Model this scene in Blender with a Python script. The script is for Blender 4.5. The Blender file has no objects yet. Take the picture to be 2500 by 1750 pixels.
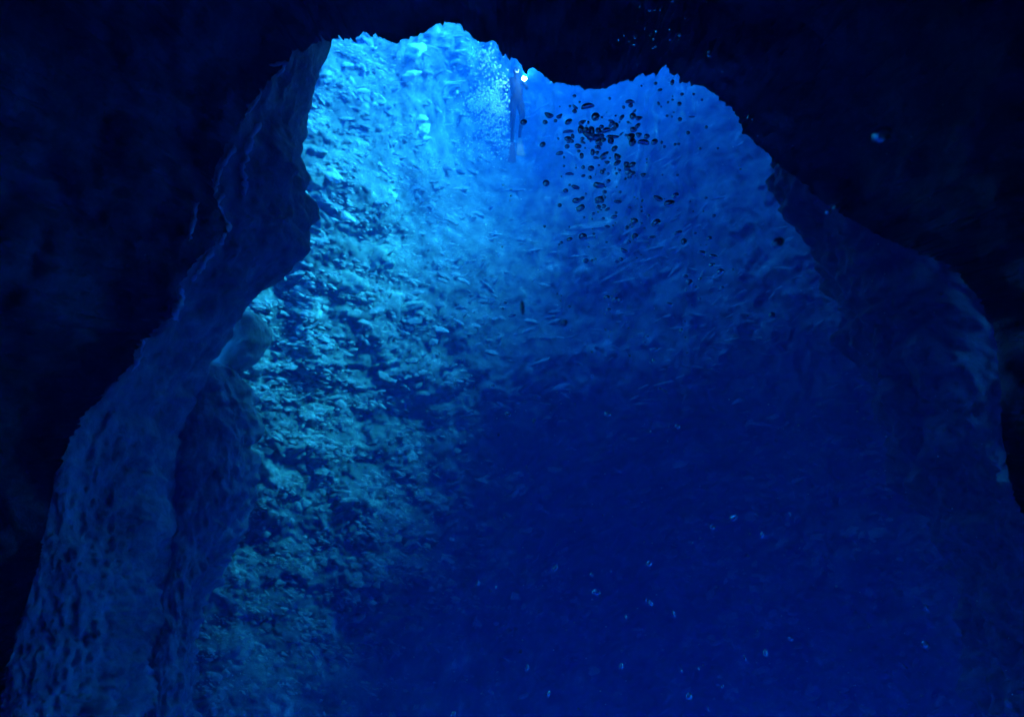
import bpy, bmesh, math, random
import numpy as np
from mathutils import Vector, Matrix

random.seed(7)
RNG = np.random.default_rng(11)
scene = bpy.context.scene
COL = scene.collection
R = math.radians

# ------------------------------------------------------------------ camera
HFOV = R(75.0)
PITCH = R(15.0)
FPX = 1250.0 / math.tan(HFOV / 2)
cam_data = bpy.data.cameras.new("camera")
cam = bpy.data.objects.new("camera", cam_data)
COL.objects.link(cam)
cam_data.sensor_width = 36.0
cam_data.angle = HFOV
cam_data.clip_start = 0.02
cam_data.clip_end = 400.0
cam.location = (0, 0, 0)
cam.rotation_euler = (math.pi / 2 + PITCH, 0, 0)
cam_data.dof.use_dof = True
cam_data.dof.focus_distance = 4.2
cam_data.dof.aperture_fstop = 2.2
scene.camera = cam

# ------------------------------------------------------------------ world, sun, exposure
SUN_EL, SUN_AZ = R(49.0), R(92.0)
world = bpy.data.worlds.new("World")
scene.world = world
world.use_nodes = True
nt = world.node_tree
bg = nt.nodes["Background"]
sky = nt.nodes.new("ShaderNodeTexSky")
sky.sky_type = 'NISHITA'
sky.sun_disc = False
sky.sun_elevation = SUN_EL
sky.sun_rotation = SUN_AZ
nt.links.new(sky.outputs[0], bg.inputs[0])
bg.inputs[1].default_value = 0.15

sun_data = bpy.data.lights.new("sun", 'SUN')
sun_data.energy = 5.0
sun_data.angle = R(20.0)
sun_data.color = (1.0, 0.95, 0.88)
sun = bpy.data.objects.new("sun", sun_data)
COL.objects.link(sun)
sdir = Vector((math.sin(SUN_AZ) * math.cos(SUN_EL), math.cos(SUN_AZ) * math.cos(SUN_EL), math.sin(SUN_EL)))
sun.rotation_euler = (-sdir).to_track_quat('-Z', 'Y').to_euler()

vs = scene.view_settings
scene.display_settings.display_device = 'sRGB'
vs.view_transform = 'Standard'
vs.look = 'None'
vs.gamma = 1.0
vs.exposure = 3.8
cy = scene.cycles
cy.use_denoising = True
cy.max_bounces = 10
cy.diffuse_bounces = 4
cy.glossy_bounces = 3
cy.transmission_bounces = 6
cy.volume_bounces = 5
cy.transparent_max_bounces = 8
cy.caustics_reflective = False
cy.caustics_refractive = False
cy.sample_clamp_indirect = 4.0

# ------------------------------------------------------------------ helpers
FWD = np.array([0.0, math.cos(PITCH), math.sin(PITCH)])
UPV = np.array([0.0, -math.sin(PITCH), math.cos(PITCH)])
RGT = np.array([1.0, 0.0, 0.0])


def ray(px, py):
    px = np.asarray(px, float); py = np.asarray(py, float)
    return ((px - 1250) / FPX)[..., None] * RGT + ((875 - py) / FPX)[..., None] * UPV + FWD


def P(px, py, d):
    return ray(px, py) * np.asarray(d, float)[..., None]


def _hash(ix, iy, iz, s):
    h = (ix.astype(np.int64) * 374761393 + iy.astype(np.int64) * 668265263 + iz.astype(np.int64) * 2147483647 + s * 974711) & 0xFFFFFFFF
    h = ((h ^ (h >> 13)) * 1274126177) & 0xFFFFFFFF
    h = ((h ^ (h >> 16)) * 2246822519) & 0xFFFFFFFF
    return ((h ^ (h >> 15)) & 0xFFFFFF) / float(0xFFFFFF)


def vnoise(p, s=0):
    """value noise in -1..1, p (...,3)"""
    f = np.floor(p); t = p - f
    t = t * t * t * (t * (t * 6 - 15) + 10)
    ix, iy, iz = f[..., 0], f[..., 1], f[..., 2]
    out = 0
    for dx in (0, 1):
        wx = t[..., 0] if dx else 1 - t[..., 0]
        for dy in (0, 1):
            wy = t[..., 1] if dy else 1 - t[..., 1]
            for dz in (0, 1):
                wz = t[..., 2] if dz else 1 - t[..., 2]
                out = out + wx * wy * wz * _hash(ix + dx, iy + dy, iz + dz, s)
    return out * 2 - 1


def fbm(p, octaves=4, gain=0.5, s=0):
    a, o, n = 1.0, 0, 0
    for k in range(octaves):
        o = o + a * vnoise(p * (2.03 ** k) + 17.3 * k, s + k)
        n += a; a *= gain
    return o / n


def ridged(p, octaves=4, gain=0.5, s=0):
    a, o, n = 1.0, 0, 0
    for k in range(octaves):
        o = o + a * (1 - 2 * np.abs(vnoise(p * (2.07 ** k) + 9.1 * k, s + k)))
        n += a; a *= gain
    return o / n


def tag(o, label=None, cat=None, group=None, kind=None):
    if cat and not kind: kind = "thing"
    if label: o["label"] = label
    if cat: o["category"] = cat
    if group: o["group"] = group
    if kind: o["kind"] = kind
    return o


def link(name, me, mat=None, parent=None):
    o = bpy.data.objects.new(name, me)
    COL.objects.link(o)
    if mat and not me.materials: me.materials.append(mat)
    if parent: o.parent = parent
    return o


def mesh_np(name, verts, faces, smooth=True):
    """faces: (n,4) or (n,3) int array"""
    me = bpy.data.meshes.new(name)
    verts = np.ascontiguousarray(verts, np.float32); faces = np.ascontiguousarray(faces, np.int32)
    n, k = faces.shape
    me.vertices.add(len(verts)); me.vertices.foreach_set("co", verts.ravel())
    me.loops.add(n * k); me.loops.foreach_set("vertex_index", faces.ravel())
    me.polygons.add(n)
    me.polygons.foreach_set("loop_start", np.arange(0, n * k, k, dtype=np.int32))
    me.polygons.foreach_set("use_smooth", np.full(n, smooth))
    me.update(calc_edges=True); me.validate()
    return me


def grid_faces(nr, nc, wrap=False, flip=False):
    r = np.arange(nr - 1)[:, None]
    c = np.arange(nc if wrap else nc - 1)[None, :]
    c2 = (c + 1) % nc
    f = np.stack([r * nc + c, r * nc + c2, (r + 1) * nc + c2, (r + 1) * nc + c], -1).reshape(-1, 4)
    return f[:, ::-1] if flip else f


def grid_normals(V):
    du = np.gradient(V, axis=1); dv = np.gradient(V, axis=0)
    n = np.cross(du, dv)
    return n / (np.linalg.norm(n, axis=-1, keepdims=True) + 1e-9)


def rbf(ctrl, X, Y, smooth=0.02):
    """thin plate spline through control points (px,py,val)"""
    c = np.array(ctrl, float); p = c[:, :2] / 1000.0; v = c[:, 2]; n = len(c)

    def U(r2):
        return 0.5 * r2 * np.log(r2 + 1e-12)
    K = U(((p[:, None] - p[None]) ** 2).sum(-1)) + np.eye(n) * smooth
    Q = np.concatenate([np.ones((n, 1)), p], 1)
    M = np.block([[K, Q], [Q.T, np.zeros((3, 3))]])
    w = np.linalg.solve(M, np.concatenate([v, np.zeros(3)]))
    x = X / 1000.0; y = Y / 1000.0
    o = w[n] + w[n + 1] * x + w[n + 2] * y
    for k in range(n):
        o = o + w[k] * U((x - p[k, 0]) ** 2 + (y - p[k, 1]) ** 2)
    return o


# ------------------------------------------------------------------ materials
def new_mat(name):
    m = bpy.data.materials.new(name); m.use_nodes = True
    return m, m.node_tree, m.node_tree.nodes["Principled BSDF"]


def rock_mat(name, c_dark, c_light, scale=1.5, bump=0.6, fine=14.0, rough=0.9, pale=None, right=None):
    m, t, b = new_mat(name)
    N, L = t.nodes.new, t.links.new
    tc = N("ShaderNodeTexCoord")
    n1 = N("ShaderNodeTexNoise"); n1.inputs["Scale"].default_value = scale; n1.inputs["Detail"].default_value = 8; n1.inputs["Roughness"].default_value = 0.65
    L(tc.outputs["Object"], n1.inputs["Vector"])
    cr = N("ShaderNodeValToRGB")
    cr.color_ramp.elements[0].position = 0.36; cr.color_ramp.elements[0].color = (*c_dark, 1)
    cr.color_ramp.elements[1].position = 0.66; cr.color_ramp.elements[1].color = (*c_light, 1)
    if pale:
        e = cr.color_ramp.elements.new(0.70); e.color = (*pale, 1)
        cr.color_ramp.elements[1].position = 0.60
    L(n1.outputs["Fac"], cr.inputs[0])
    n2 = N("ShaderNodeTexNoise"); n2.inputs["Scale"].default_value = fine; n2.inputs["Detail"].default_value = 6; n2.inputs["Roughness"].default_value = 0.7
    L(tc.outputs["Object"], n2.inputs["Vector"])
    mx = N("ShaderNodeMix"); mx.data_type = 'RGBA'; mx.blend_type = 'MULTIPLY'; mx.inputs[0].default_value = 0.7
    r2 = N("ShaderNodeMapRange"); r2.inputs[1].default_value = 0.3; r2.inputs[2].default_value = 0.7; r2.inputs[3].default_value = 0.45; r2.inputs[4].default_value = 1.25
    L(n2.outputs["Fac"], r2.inputs[0])
    L(cr.outputs[0], mx.inputs[6]); L(r2.outputs[0], mx.inputs[7])
    out = mx.outputs[2]
    if right:      # shade painted into the rock colour, darker to the right, with a wandering border
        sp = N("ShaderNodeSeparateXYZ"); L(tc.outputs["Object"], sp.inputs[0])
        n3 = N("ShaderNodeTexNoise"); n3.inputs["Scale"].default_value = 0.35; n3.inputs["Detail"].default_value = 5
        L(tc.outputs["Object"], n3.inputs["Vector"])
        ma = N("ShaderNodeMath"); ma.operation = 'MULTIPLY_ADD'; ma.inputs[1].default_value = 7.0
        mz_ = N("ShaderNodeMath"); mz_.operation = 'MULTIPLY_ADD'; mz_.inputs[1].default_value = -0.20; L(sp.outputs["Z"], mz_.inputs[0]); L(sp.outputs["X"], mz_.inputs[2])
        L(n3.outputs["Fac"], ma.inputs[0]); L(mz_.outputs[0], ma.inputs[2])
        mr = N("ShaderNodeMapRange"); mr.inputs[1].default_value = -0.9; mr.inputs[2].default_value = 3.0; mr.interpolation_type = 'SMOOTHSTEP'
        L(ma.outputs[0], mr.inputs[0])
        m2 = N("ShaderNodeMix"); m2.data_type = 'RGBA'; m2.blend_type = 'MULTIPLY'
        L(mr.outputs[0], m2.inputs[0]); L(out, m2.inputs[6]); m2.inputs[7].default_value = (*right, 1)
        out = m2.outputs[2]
    L(out, b.inputs["Base Color"])
    bp = N("ShaderNodeBump"); bp.inputs["Strength"].default_value = bump; bp.inputs["Distance"].default_value = 0.06
    L(n2.outputs["Fac"], bp.inputs["Height"]); L(bp.outputs[0], b.inputs["Normal"])
    b.inputs["Roughness"].default_value = rough
    b.inputs["Specular IOR Level"].default_value = 0.15
    return m


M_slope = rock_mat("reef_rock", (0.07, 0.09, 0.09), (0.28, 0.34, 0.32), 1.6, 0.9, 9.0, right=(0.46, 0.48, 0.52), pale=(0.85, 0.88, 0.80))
M_wall = rock_mat("cave_rock", (0.12, 0.11, 0.12), (0.40, 0.36, 0.38), 0.9, 0.7, 8.0)
M_pillar = rock_mat("pillar_rock", (0.20, 0.23, 0.21), (0.62, 0.66, 0.58), 2.6, 1.0, 11.0)
M_dark = rock_mat("dark_rock", (0.06, 0.06, 0.07), (0.20, 0.20, 0.21), 2.0, 1.0, 10.0)
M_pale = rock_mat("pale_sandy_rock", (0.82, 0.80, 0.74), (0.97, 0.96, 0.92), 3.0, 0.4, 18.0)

# ------------------------------------------------------------------ the lit slope and the far walls of the canyon
ctrl = [
    (-600, -300, 16), (300, -300, 20), (800, -300, 26), (1300, -300, 28), (1900, -300, 24), (2600, -300, 16), (3100, -300, 12),
    (-600, 800, 9), (-600, 2200, 5.5), (3100, 800, 9), (3100, 2200, 7),
    (700, 100, 15.5), (850, 120, 17), (1000, 120, 19), (1150, 100, 21), (1300, 200, 23), (1500, 200, 23), (1750, 200, 20), (2000, 200, 16),
    (700, 300, 13.5), (850, 300, 15), (1000, 300, 17), (1150, 320, 21.5), (1250, 400, 22), (1400, 350, 21), (1550, 350, 20), (1750, 350, 17), (1900, 400, 15), (2100, 400, 13),
    (650, 500, 12.3), (800, 520, 13), (950, 500, 14.5), (1050, 480, 17), (1200, 540, 18), (1400, 520, 18.5), (1600, 520, 17.5), (1800, 520, 15), (1950, 560, 13), (2150, 600, 11.5),
    (550, 700, 11.3), (700, 700, 12), (900, 700, 13.4), (1050, 700, 14.6), (1250, 700, 16.2), (1450, 700, 16.3), (1650, 700, 15.2), (1850, 700, 13.4), (2000, 750, 11.8), (2250, 800, 10.5),
    (450, 900, 10.5), (650, 900, 11.0), (850, 880, 12.2), (1000, 880, 13.2), (1150, 880, 14.2), (1350, 880, 14.8), (1550, 880, 14.3), (1750, 900, 13.4), (1950, 950, 12.2), (2300, 1000, 10.5),
    (1000, 1000, 13.0), (1150, 1010, 13.8), (1350, 1010, 14.3), (1550, 1000, 14.0),
    (350, 1100, 9.6), (600, 1100, 10.2), (800, 1100, 11.2), (960, 1140, 12.3), (1130, 1180, 13.4), (1350, 1200, 14.8), (1600, 1180, 14.8), (1850, 1150, 13.8), (2050, 1200, 12.2), (2350, 1250, 10.5),
    (250, 1350, 8.8), (500, 1350, 9.3), (750, 1350, 10.4), (900, 1350, 11.0), (1050, 1380, 12.0), (1250, 1400, 13.8), (1450, 1400, 15.6), (1650, 1400, 15.2), (1850, 1370, 13.2), (2050, 1400, 11.6), (2350, 1450, 10),
    (150, 1650, 7.2), (450, 1650, 8.0), (700, 1650, 9.2), (850, 1650, 10.6), (1050, 1620, 12), (1300, 1650, 14.2), (1600, 1650, 15.2), (1850, 1650, 13.6), (2100, 1650, 12), (2400, 1700, 9.5),
    (300, 2200, 5.5), (900, 2200, 9), (1500, 2200, 14), (2200, 2200, 10),
]
step = 5.0
gx = np.arange(-500, 3001, step); gy = np.arange(-350, 2201, step)
X, Y = np.meshgrid(gx, gy)
D = np.clip(rbf(ctrl, X, Y, 0.01), 4.5, 34)
# how rubbly the surface is, by place
rough_ctrl = [(800, 200, 1.0), (750, 450, 1.0), (950, 650, .9), (650, 950, 1.0), (700, 1250, 1.0), (500, 1500, 0.9), (1050, 1420, .9),
              (1180, 380, .12), (1280, 480, .2), (1150, 200, .5), (1500, 300, .12), (1700, 350, .15), (1500, 500, .35), (1800, 550, .4), (1500, 700, .55),
              (1900, 800, .5), (1300, 650, .35), (1250, 800, .35), (1300, 1100, .4), (1000, 1200, .8), (1500, 1300, .3), (1300, 1500, .3), (1950, 1250, .7), (2050, 1400, .8),
              (1600, 950, .3), (1800, 1000, .3), (2200, 900, .3), (2300, 1200, .3), (1700, 1600, .1), (900, 1650, .3)]
RG = np.clip(rbf(rough_ctrl, np.clip(X, 300, 2500), np.clip(Y, 0, 1700), 0.02), 0.08, 1.1)
q = np.stack([X / 100.0, Y / 100.0, D * 0.10], -1)
warp = np.stack([fbm(q * 1.7 + 5, 3, s=3), fbm(q * 1.7 + 50, 3, s=4), 0 * X], -1)
# local grain direction: down-right on the upper left, up-right on the right, level in the middle
ang = np.interp(X[0], [400, 900, 1150, 1350, 1700, 2200], [0.45, 0.35, 0.05, -0.25, -0.6, -0.5])[None, :] * np.interp(gy, [0, 500, 1000, 1600], [1.5, 1.0, .35, .6])[:, None]
ca, sa = np.cos(ang), np.sin(ang)
u = ca * X + sa * Y; v = -sa * X + ca * Y
qa = np.stack([u / 60.0, v / 21.0, D * 0.1], -1) + warp * np.array([1.4, 2.2, 0])
big = fbm(q * 0.9 + 31, 4, s=8)
worm = ridged(qa, 4, 0.55, s=20)
fold = ridged(np.stack([u / 230.0, v / 62.0, D * .05], -1) + warp * .7, 3, .5, s=55)
rgt = np.clip((X - 1050) / 400.0, 0, 1)
lump = fbm(qa * np.array([0.45, 0.5, 1]) + 7, 3, s=40)
D2 = D * (1 + 0.034 * big * (0.35 + RG) - RG * (0.015 * worm + 0.017 * lump) - 0.024 * rgt * fold)
V = P(X, Y, D2)
V_slope = V
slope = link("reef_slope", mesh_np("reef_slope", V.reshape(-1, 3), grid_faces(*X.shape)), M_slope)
tag(slope, "pale rubble covered rock slope lit from above beyond the cave mouth", kind="structure")


def slope_depth(px, py):
    j = int(round((px - gx[0]) / step)); i = int(round((py - gy[0]) / step))
    return float(D2[i, j])


# ------------------------------------------------------------------ cave shell (ceiling and near walls) with the ragged mouth
outline = [
    (785, 105), (815, 103), (850, 97), (870, 90), (890, 83), (915, 88), (935, 98), (955, 104), (975, 108), (985, 102), (995, 96), (1010, 92),
    (1025, 84), (1040, 77), (1055, 68), (1068, 62), (1080, 60), (1098, 57), (1110, 60), (1125, 68), (1140, 80), (1155, 92), (1172, 106), (1190, 106), (1203, 100), (1216, 112), (1220, 128),
    (1235, 138), (1250, 148), (1265, 160), (1275, 176), (1282, 190), (1290, 178), (1302, 172), (1318, 178), (1335, 194), (1355, 203), (1385, 211), (1420, 218),
    (1448, 222), (1475, 222), (1500, 210), (1525, 199), (1543, 202), (1560, 186), (1580, 186), (1600, 178), (1618, 172), (1640, 176), (1656, 180), (1664, 200), (1675, 206), (1720, 212),
    (1740, 228), (1755, 240), (1770, 258), (1785, 270), (1800, 300), (1812, 325), (1835, 345), (1860, 365), (1880, 385), (1900, 405),
    (1930, 425), (1965, 455), (1990, 480), (2025, 508), (2060, 530), (2110, 560), (2160, 585), (2220, 610), (2290, 640), (2355, 688), (2400, 750), (2432, 830), (2440, 930),
    (2442, 1050), (2470, 1200), (2540, 1350), (2640, 1550), (2680, 1800), (2600, 2100), (2100, 2350), (1300, 2450), (500, 2350), (60, 2100), (-40, 1900), (10, 1700), (40, 1550),
    (90, 1400), (120, 1250), (140, 1150), (165, 1100), (190, 1050), (215, 1005), (260, 950), (300, 915), (328, 880), (345, 840), (375, 810), (400, 790), (425, 775), (440, 740),
    (430, 705), (450, 680), (470, 650), (500, 620), (535, 590), (555, 560), (550, 535), (535, 500), (525, 470), (520, 440), (525, 410), (545, 380), (560, 350), (580, 310),
    (600, 285), (610, 262), (625, 245), (645, 220), (665, 195), (690, 165), (705, 148), (715, 128), (728, 122), (740, 128), (755, 115), (765, 107)]
O = np.array(outline, float)
seg = np.linalg.norm(np.roll(O, -1, 0) - O, axis=1); cum = np.concatenate([[0], np.cumsum(seg)])
NT = 3600
tt = np.linspace(0, cum[-1], NT, endpoint=False)
ox = np.interp(tt, cum, np.append(O[:, 0], O[0, 0])); oy = np.interp(tt, cum, np.append(O[:, 1], O[0, 1]))
cx0, cy0 = 1250.0, 950.0
rad = np.stack([ox - cx0, oy - cy0], -1); rad /= np.linalg.norm(rad, axis=1, keepdims=True)
jag = np.stack([tt / 9.0, tt * 0, tt * 0], -1)
jn = fbm(jag * .3, 3, .55, s=5) * 9 + np.abs(vnoise(jag * 1.1, 6)) * 5 + np.abs(vnoise(jag * 2.6, 16)) * 3
spk = np.clip(vnoise(jag * 1.3 + 40, 9) - 0.45, 0, 1) * 16 - np.clip(vnoise(jag * 0.8 + 90, 19) - 0.4, 0, 1) * 14
jw = np.where((oy < 420) & (ox > 600), 1.0, 0.8)
jm = 0.5 + 1.2 * np.clip(vnoise(jag * .12 + 3, 33) + .5, 0, 1)
jn = jn * jm; spk = spk * jm
ox = ox + rad[:, 0] * (jn * 0.8 + spk) * jw; oy = oy + rad[:, 1] * (jn * 0.8 + spk) * jw
# view axis through the middle of the mouth
A = ray(np.array(cx0), np.array(cy0)); A /= np.linalg.norm(A)
Ux = np.cross(A, [0, 0, 1.0]); Ux /= np.linalg.norm(Ux)
Uz = np.cross(Ux, A)
dirs = ray(ox, oy); dirs /= np.linalg.norm(dirs, axis=1, keepdims=True)
om = np.arctan2(dirs @ Uz, dirs @ Ux)
phi0 = np.arccos(np.clip(dirs @ A, -1, 1))
lip_ctrl = [(800, 100, 6.4), (1100, 60, 6.6), (1450, 220, 6.0), (1700, 210, 6.2), (1900, 420, 6.4), (2200, 600, 5.2), (2450, 900, 4.2), (2600, 1800, 3.6), (1300, 2450, 4.5),
            (0, 1900, 3.6), (120, 1250, 4.6), (300, 900, 5.2), (520, 450, 5.6), (620, 250, 6.0)]
r0 = rbf(lip_ctrl, ox, oy)
rows = []
NS = 150
for k in range(NS):
    s = k / (NS - 1.0)
    s2 = s ** 1.6
    phi = phi0 + (math.pi - 0.02 - phi0) * s2
    r = r0 * (1 - s2) + 4.6 * s2
    r = r - 1.3 * np.sin(np.pi * np.clip(s2 * 1.15, 0, 1)) * (0.55 + 0.25 * np.sin(om))
    d = np.cos(phi)[:, None] * A + np.sin(phi)[:, None] * (np.cos(om)[:, None] * Ux + np.sin(om)[:, None] * Uz)
    p = d * r[:, None]
    amp = min(1.0, k / 10.0)
    n = fbm(p * 0.55 + 3, 4, s=60) * 0.75 * min(1, k / 40.0) + (ridged(p * 1.3, 4, 0.55, s=70) * 0.28 + fbm(p * 5.0, 3, s=80) * 0.07) * amp
    p = d * (r + n)[:, None]
    rows.append(p)
inner = rows[::-1]
# the outer face of the roof rock: leaves the lip outward and away, then closes over the cave
outer = []
lipP = rows[0]
topness = np.clip(np.sin(om), 0, 1); leftness = np.clip(-np.cos(om), 0, 1)
rightness = np.clip(np.cos(om), 0, 1)
fwd_ext = 1.0 + 5.4 * topness ** 2 + 1.0 * np.clip(topness * leftness * 2, 0, 1) + 2.6 * np.clip(rightness * 1.5 - 0.3, 0, 1) * np.clip(np.sin(om) + .8, 0, 1)  # unseen forward reach of the roof, shaped to keep sun off pillar and buttress
outv = np.cos(om)[:, None] * Ux + np.sin(om)[:, None] * Uz
for k in range(1, 26):
    s = k / 25.0
    if s < 0.35:
        a = s / 0.35
        p = lipP * (1 + fwd_ext / 6.0 * math.sin(a * math.pi * 0.5))[:, None] + outv * (0.45 * a + 1.1 * a * a)
        p = p + outv * (fbm(p * 1.1 + 12, 3, s=90) * 0.3 * a)[:, None]
        last = p
    else:
        a = (s - 0.35) / 0.65
        lr = np.linalg.norm(last, axis=1); ld = last / lr[:, None]
        ph_l = np.arccos(np.clip(ld @ A, -1, 1))
        ph = ph_l + (math.pi - 0.02 - ph_l) * a
        om2 = om
        d = np.cos(ph)[:, None] * A + np.sin(ph)[:, None] * outv
        p = d * (lr + 0.8 * a + 0.5 * math.sin(a * 3.1))[:, None]
    outer.append(p)
S = np.stack(inner + outer, 0)
shell = link("cave_wall", mesh_np("cave_wall", S.reshape(-1, 3), grid_faces(S.shape[0], NT, wrap=True, flip=False)), M_wall)
tag(shell, "dark rough cave ceiling and side walls around the ragged mouth", kind="structure")


# ------------------------------------------------------------------ rock columns standing in the mouth
def column(name, rows, mat, label, cat, thick=1.2, res=5.0, na=260, amp=1.0, rip=1.0, seed=0, group=None, tilt=0.0):
    rows = np.array(rows, float)
    ys = np.arange(rows[0, 0], rows[-1, 0] + 1, res)
    l = np.interp(ys, rows[:, 0], rows[:, 1]); r = np.interp(ys, rows[:, 0], rows[:, 2]); d = np.interp(ys, rows[:, 0], rows[:, 3])
    ker = np.hanning(7); ker /= ker.sum()
    a = np.linspace(0, 2 * np.pi, na, endpoint=False)
    c = (l + r) / 2; hw = (r - l) / 2
    taper = np.ones_like(ys); taper[0] = 0.05; taper[1] = .55; taper[2] = 0.8; taper[-1] = 0.05; taper[-2] = .7
    PX = c[:, None] + (hw * taper)[:, None] * np.cos(a)[None]
    DD = d[:, None] - thick * taper[:, None] * np.sin(a)[None] + tilt * taper[:, None] * np.cos(a)[None]
    PY = np.repeat(ys[:, None], na, 1)
    V = P(PX, PY, DD)
    cen = P(c, ys, d)[:, None, :]
    n = V - cen; n /= np.linalg.norm(n, axis=-1, keepdims=True) + 1e-6
    q = np.stack([PX / 22.0, PY / 44.0, DD * .8], -1)
    w = np.stack([fbm(q * .35 + seed, 3, s=seed + 1)] * 3, -1)
    low = np.clip((PY - 950) / 300.0, 0.12, 1) * rip
    disp = fbm(V * 0.8 + seed, 4, s=seed + 2) * 0.22 * amp + ridged(q + w * 2.0, 3, .5, s=seed + 3) * 0.10 * low + (np.abs(fbm(V * 2.2 + 9, 3, s=seed + 4)) * 0.28 + ridged(V * 4.5, 3, .6, s=seed + 5) * 0.045 + fbm(V * 13, 3, s=seed + 6) * 0.022) * amp
    V = V + n * disp[..., None]
    o = link(name, mesh_np(name, V.reshape(-1, 3), grid_faces(len(ys), na, wrap=True)), mat)
    tag(o, label, cat, group)
    return o


column("rock_pillar", [
    (-80, 640, 830, 8.2), (60, 620, 800, 8.2), (110, 600, 790, 8.1), (200, 540, 765, 8.0), (300, 480, 744, 7.9), (400, 420, 738, 7.8), (470, 400, 744, 7.7), (510, 390, 752, 7.7), (535, 385, 752, 7.6),
    (560, 375, 740, 7.6), (600, 360, 728, 7.5), (650, 320, 695, 7.4), (680, 300, 672, 7.3), (710, 270, 632, 7.2), (740, 255, 603, 7.2), (800, 215, 560, 7.1), (860, 180, 528, 7.0), (900, 150, 508, 6.9),
    (1000, 100, 460, 6.8), (1100, 60, 425, 6.6), (1200, 30, 415, 6.5), (1300, 10, 420, 6.4), (1400, 0, 415, 6.2), (1550, -40, 400, 6.0), (1800, -80, 380, 5.7), (2200, -100, 380, 5.4)],
    M_pillar, "tall dark blue rock pillar standing at the left side of the cave mouth", "rock", thick=0.8, seed=100, tilt=1.1)
column("rock_lobe", [
    (880, 420, 530, 9.0), (905, 410, 560, 9.0), (950, 400, 572, 8.9), (1020, 390, 582, 8.7), (1100, 380, 592, 8.5), (1200, 360, 590, 8.3), (1280, 350, 560, 8.1), (1350, 340, 520, 7.9), (1450, 320, 490, 7.6), (1600, 300, 470, 7.2), (1900, 250, 440, 6.6)],
    M_pillar, "rounded wrinkled rock lobe at the foot of the tall left pillar", "rock", thick=0.9, seed=140)
column("boulder", [(755, 560, 600, 9.6), (770, 540, 632, 9.6), (800, 520, 650, 9.6), (840, 510, 652, 9.5), (875, 505, 630, 9.4), (900, 500, 590, 9.4), (915, 500, 560, 9.4)],
    M_pillar, "smooth dark boulder bulging out from behind the left pillar at mid height", "rock", thick=0.6, seed=170, amp=.5)
column("rock_buttress", [
    (380, 1905, 2050, 9.4), (440, 1900, 2200, 9.3), (520, 1935, 2400, 9.1), (600, 1990, 2550, 8.8), (700, 2040, 2650, 8.4), (800, 2078, 2700, 8.0), (900, 2110, 2750, 7.7), (1000, 2150, 2800, 7.5), (1150, 2220, 2850, 7.3),
    (1300, 2300, 2900, 7.0), (1500, 2400, 3000, 6.6), (1900, 2500, 3000, 6.0)],
    M_dark, "broad dim rock buttress on the right side below the ceiling edge", "rock", thick=1.4, seed=200, rip=.8, amp=1.5)

# rock mass added above right, unseen behind the ceiling, to shade the lower slope
ny, na_ = 150, 90
yy = np.linspace(3, 40, ny); aa = np.linspace(0, 2 * np.pi, na_, endpoint=False)
endt = np.clip(np.minimum(np.arange(ny), ny - 1 - np.arange(ny)) / 12.0, 0.02, 1) ** .5
RX = 12.3 + 5.0 * endt[:, None] * np.cos(aa)[None]; RZ = 13.0 + 3.2 * endt[:, None] * np.sin(aa)[None]
RV = np.stack([RX, np.repeat(yy[:, None], na_, 1), RZ], -1)
rc = np.stack([np.full(ny, 12.3), yy, np.full(ny, 13.0)], -1)[:, None]
rn = (RV - rc) / (np.linalg.norm(RV - rc, axis=-1, keepdims=True) + 1e-6)
RV = RV + rn * (fbm(RV * .3, 4, s=700) * 1.3 + fbm(RV * 1.4, 3, s=710) * .3)[..., None]
tag(link("shade_rock", mesh_np("shade_rock", RV.reshape(-1, 3), grid_faces(ny, na_, wrap=True)), M_slope), "unseen rock mass added above the right wall to shade the lower slope", kind="structure")

# ------------------------------------------------------------------ pale slabs and sand pockets caught by the sun on the slope
def slope_frame(px, py):
    j = int(round((px - gx[0]) / step)); i = int(round((py - gy[0]) / step))
    j = min(max(j, 3), len(gx) - 4); i = min(max(i, 3), len(gy) - 4)
    c = V_slope[i, j]
    du = V_slope[i, j + 3] - V_slope[i, j - 3]; dv = V_slope[i + 3, j] - V_slope[i - 3, j]
    n = np.cross(dv, du); n /= np.linalg.norm(n)
    if n @ c > 0: n = -n
    return c, n


ICO = {}


def ico(sub):
    if sub not in ICO:
        bm = bmesh.new(); bmesh.ops.create_icosphere(bm, subdivisions=sub, radius=1.0)
        v = np.array([x.co[:] for x in bm.verts]); f = np.array([[y.index for y in x.verts] for x in bm.faces]); bm.free()
        ICO[sub] = (v, f)
    return ICO[sub]


def slab(px, py, w, h, ang, label, mat=None, depth_off=0.0, seed=0, name="rock_slab", cat="rock", bumpy=0.6):
    c, n = slope_frame(px, py)
    d = float(c @ FWD)
    k = d / FPX
    v, f = ico(4)
    q = v * 1.7 + seed * 3.7
    rr = 1 + bumpy * fbm(q, 4, s=seed) + 0.5 * bumpy * fbm(q * 0.8 + 4, 2, s=seed + 9)
    r = v * rr[:, None]
    ca, sa = math.cos(ang), math.sin(ang)
    x = r[:, 0] * w * .6 * k; z = r[:, 2] * h * .62 * k; y = r[:, 1] * min(w, h) * 0.3 * k
    X2 = ca * x - sa * z; Z2 = sa * x + ca * z
    p = X2[:, None] * RGT + Z2[:, None] * UPV + (y + 0.9 * Z2 - 0.35 * X2)[:, None] * FWD
    o = link(name, mesh_np(name, p, f), mat or M_pale)
    o.location = Vector(P(px, py, d + depth_off - min(w, h) * 0.08 * k))
    tag(o, label, cat)
    return o


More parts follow.
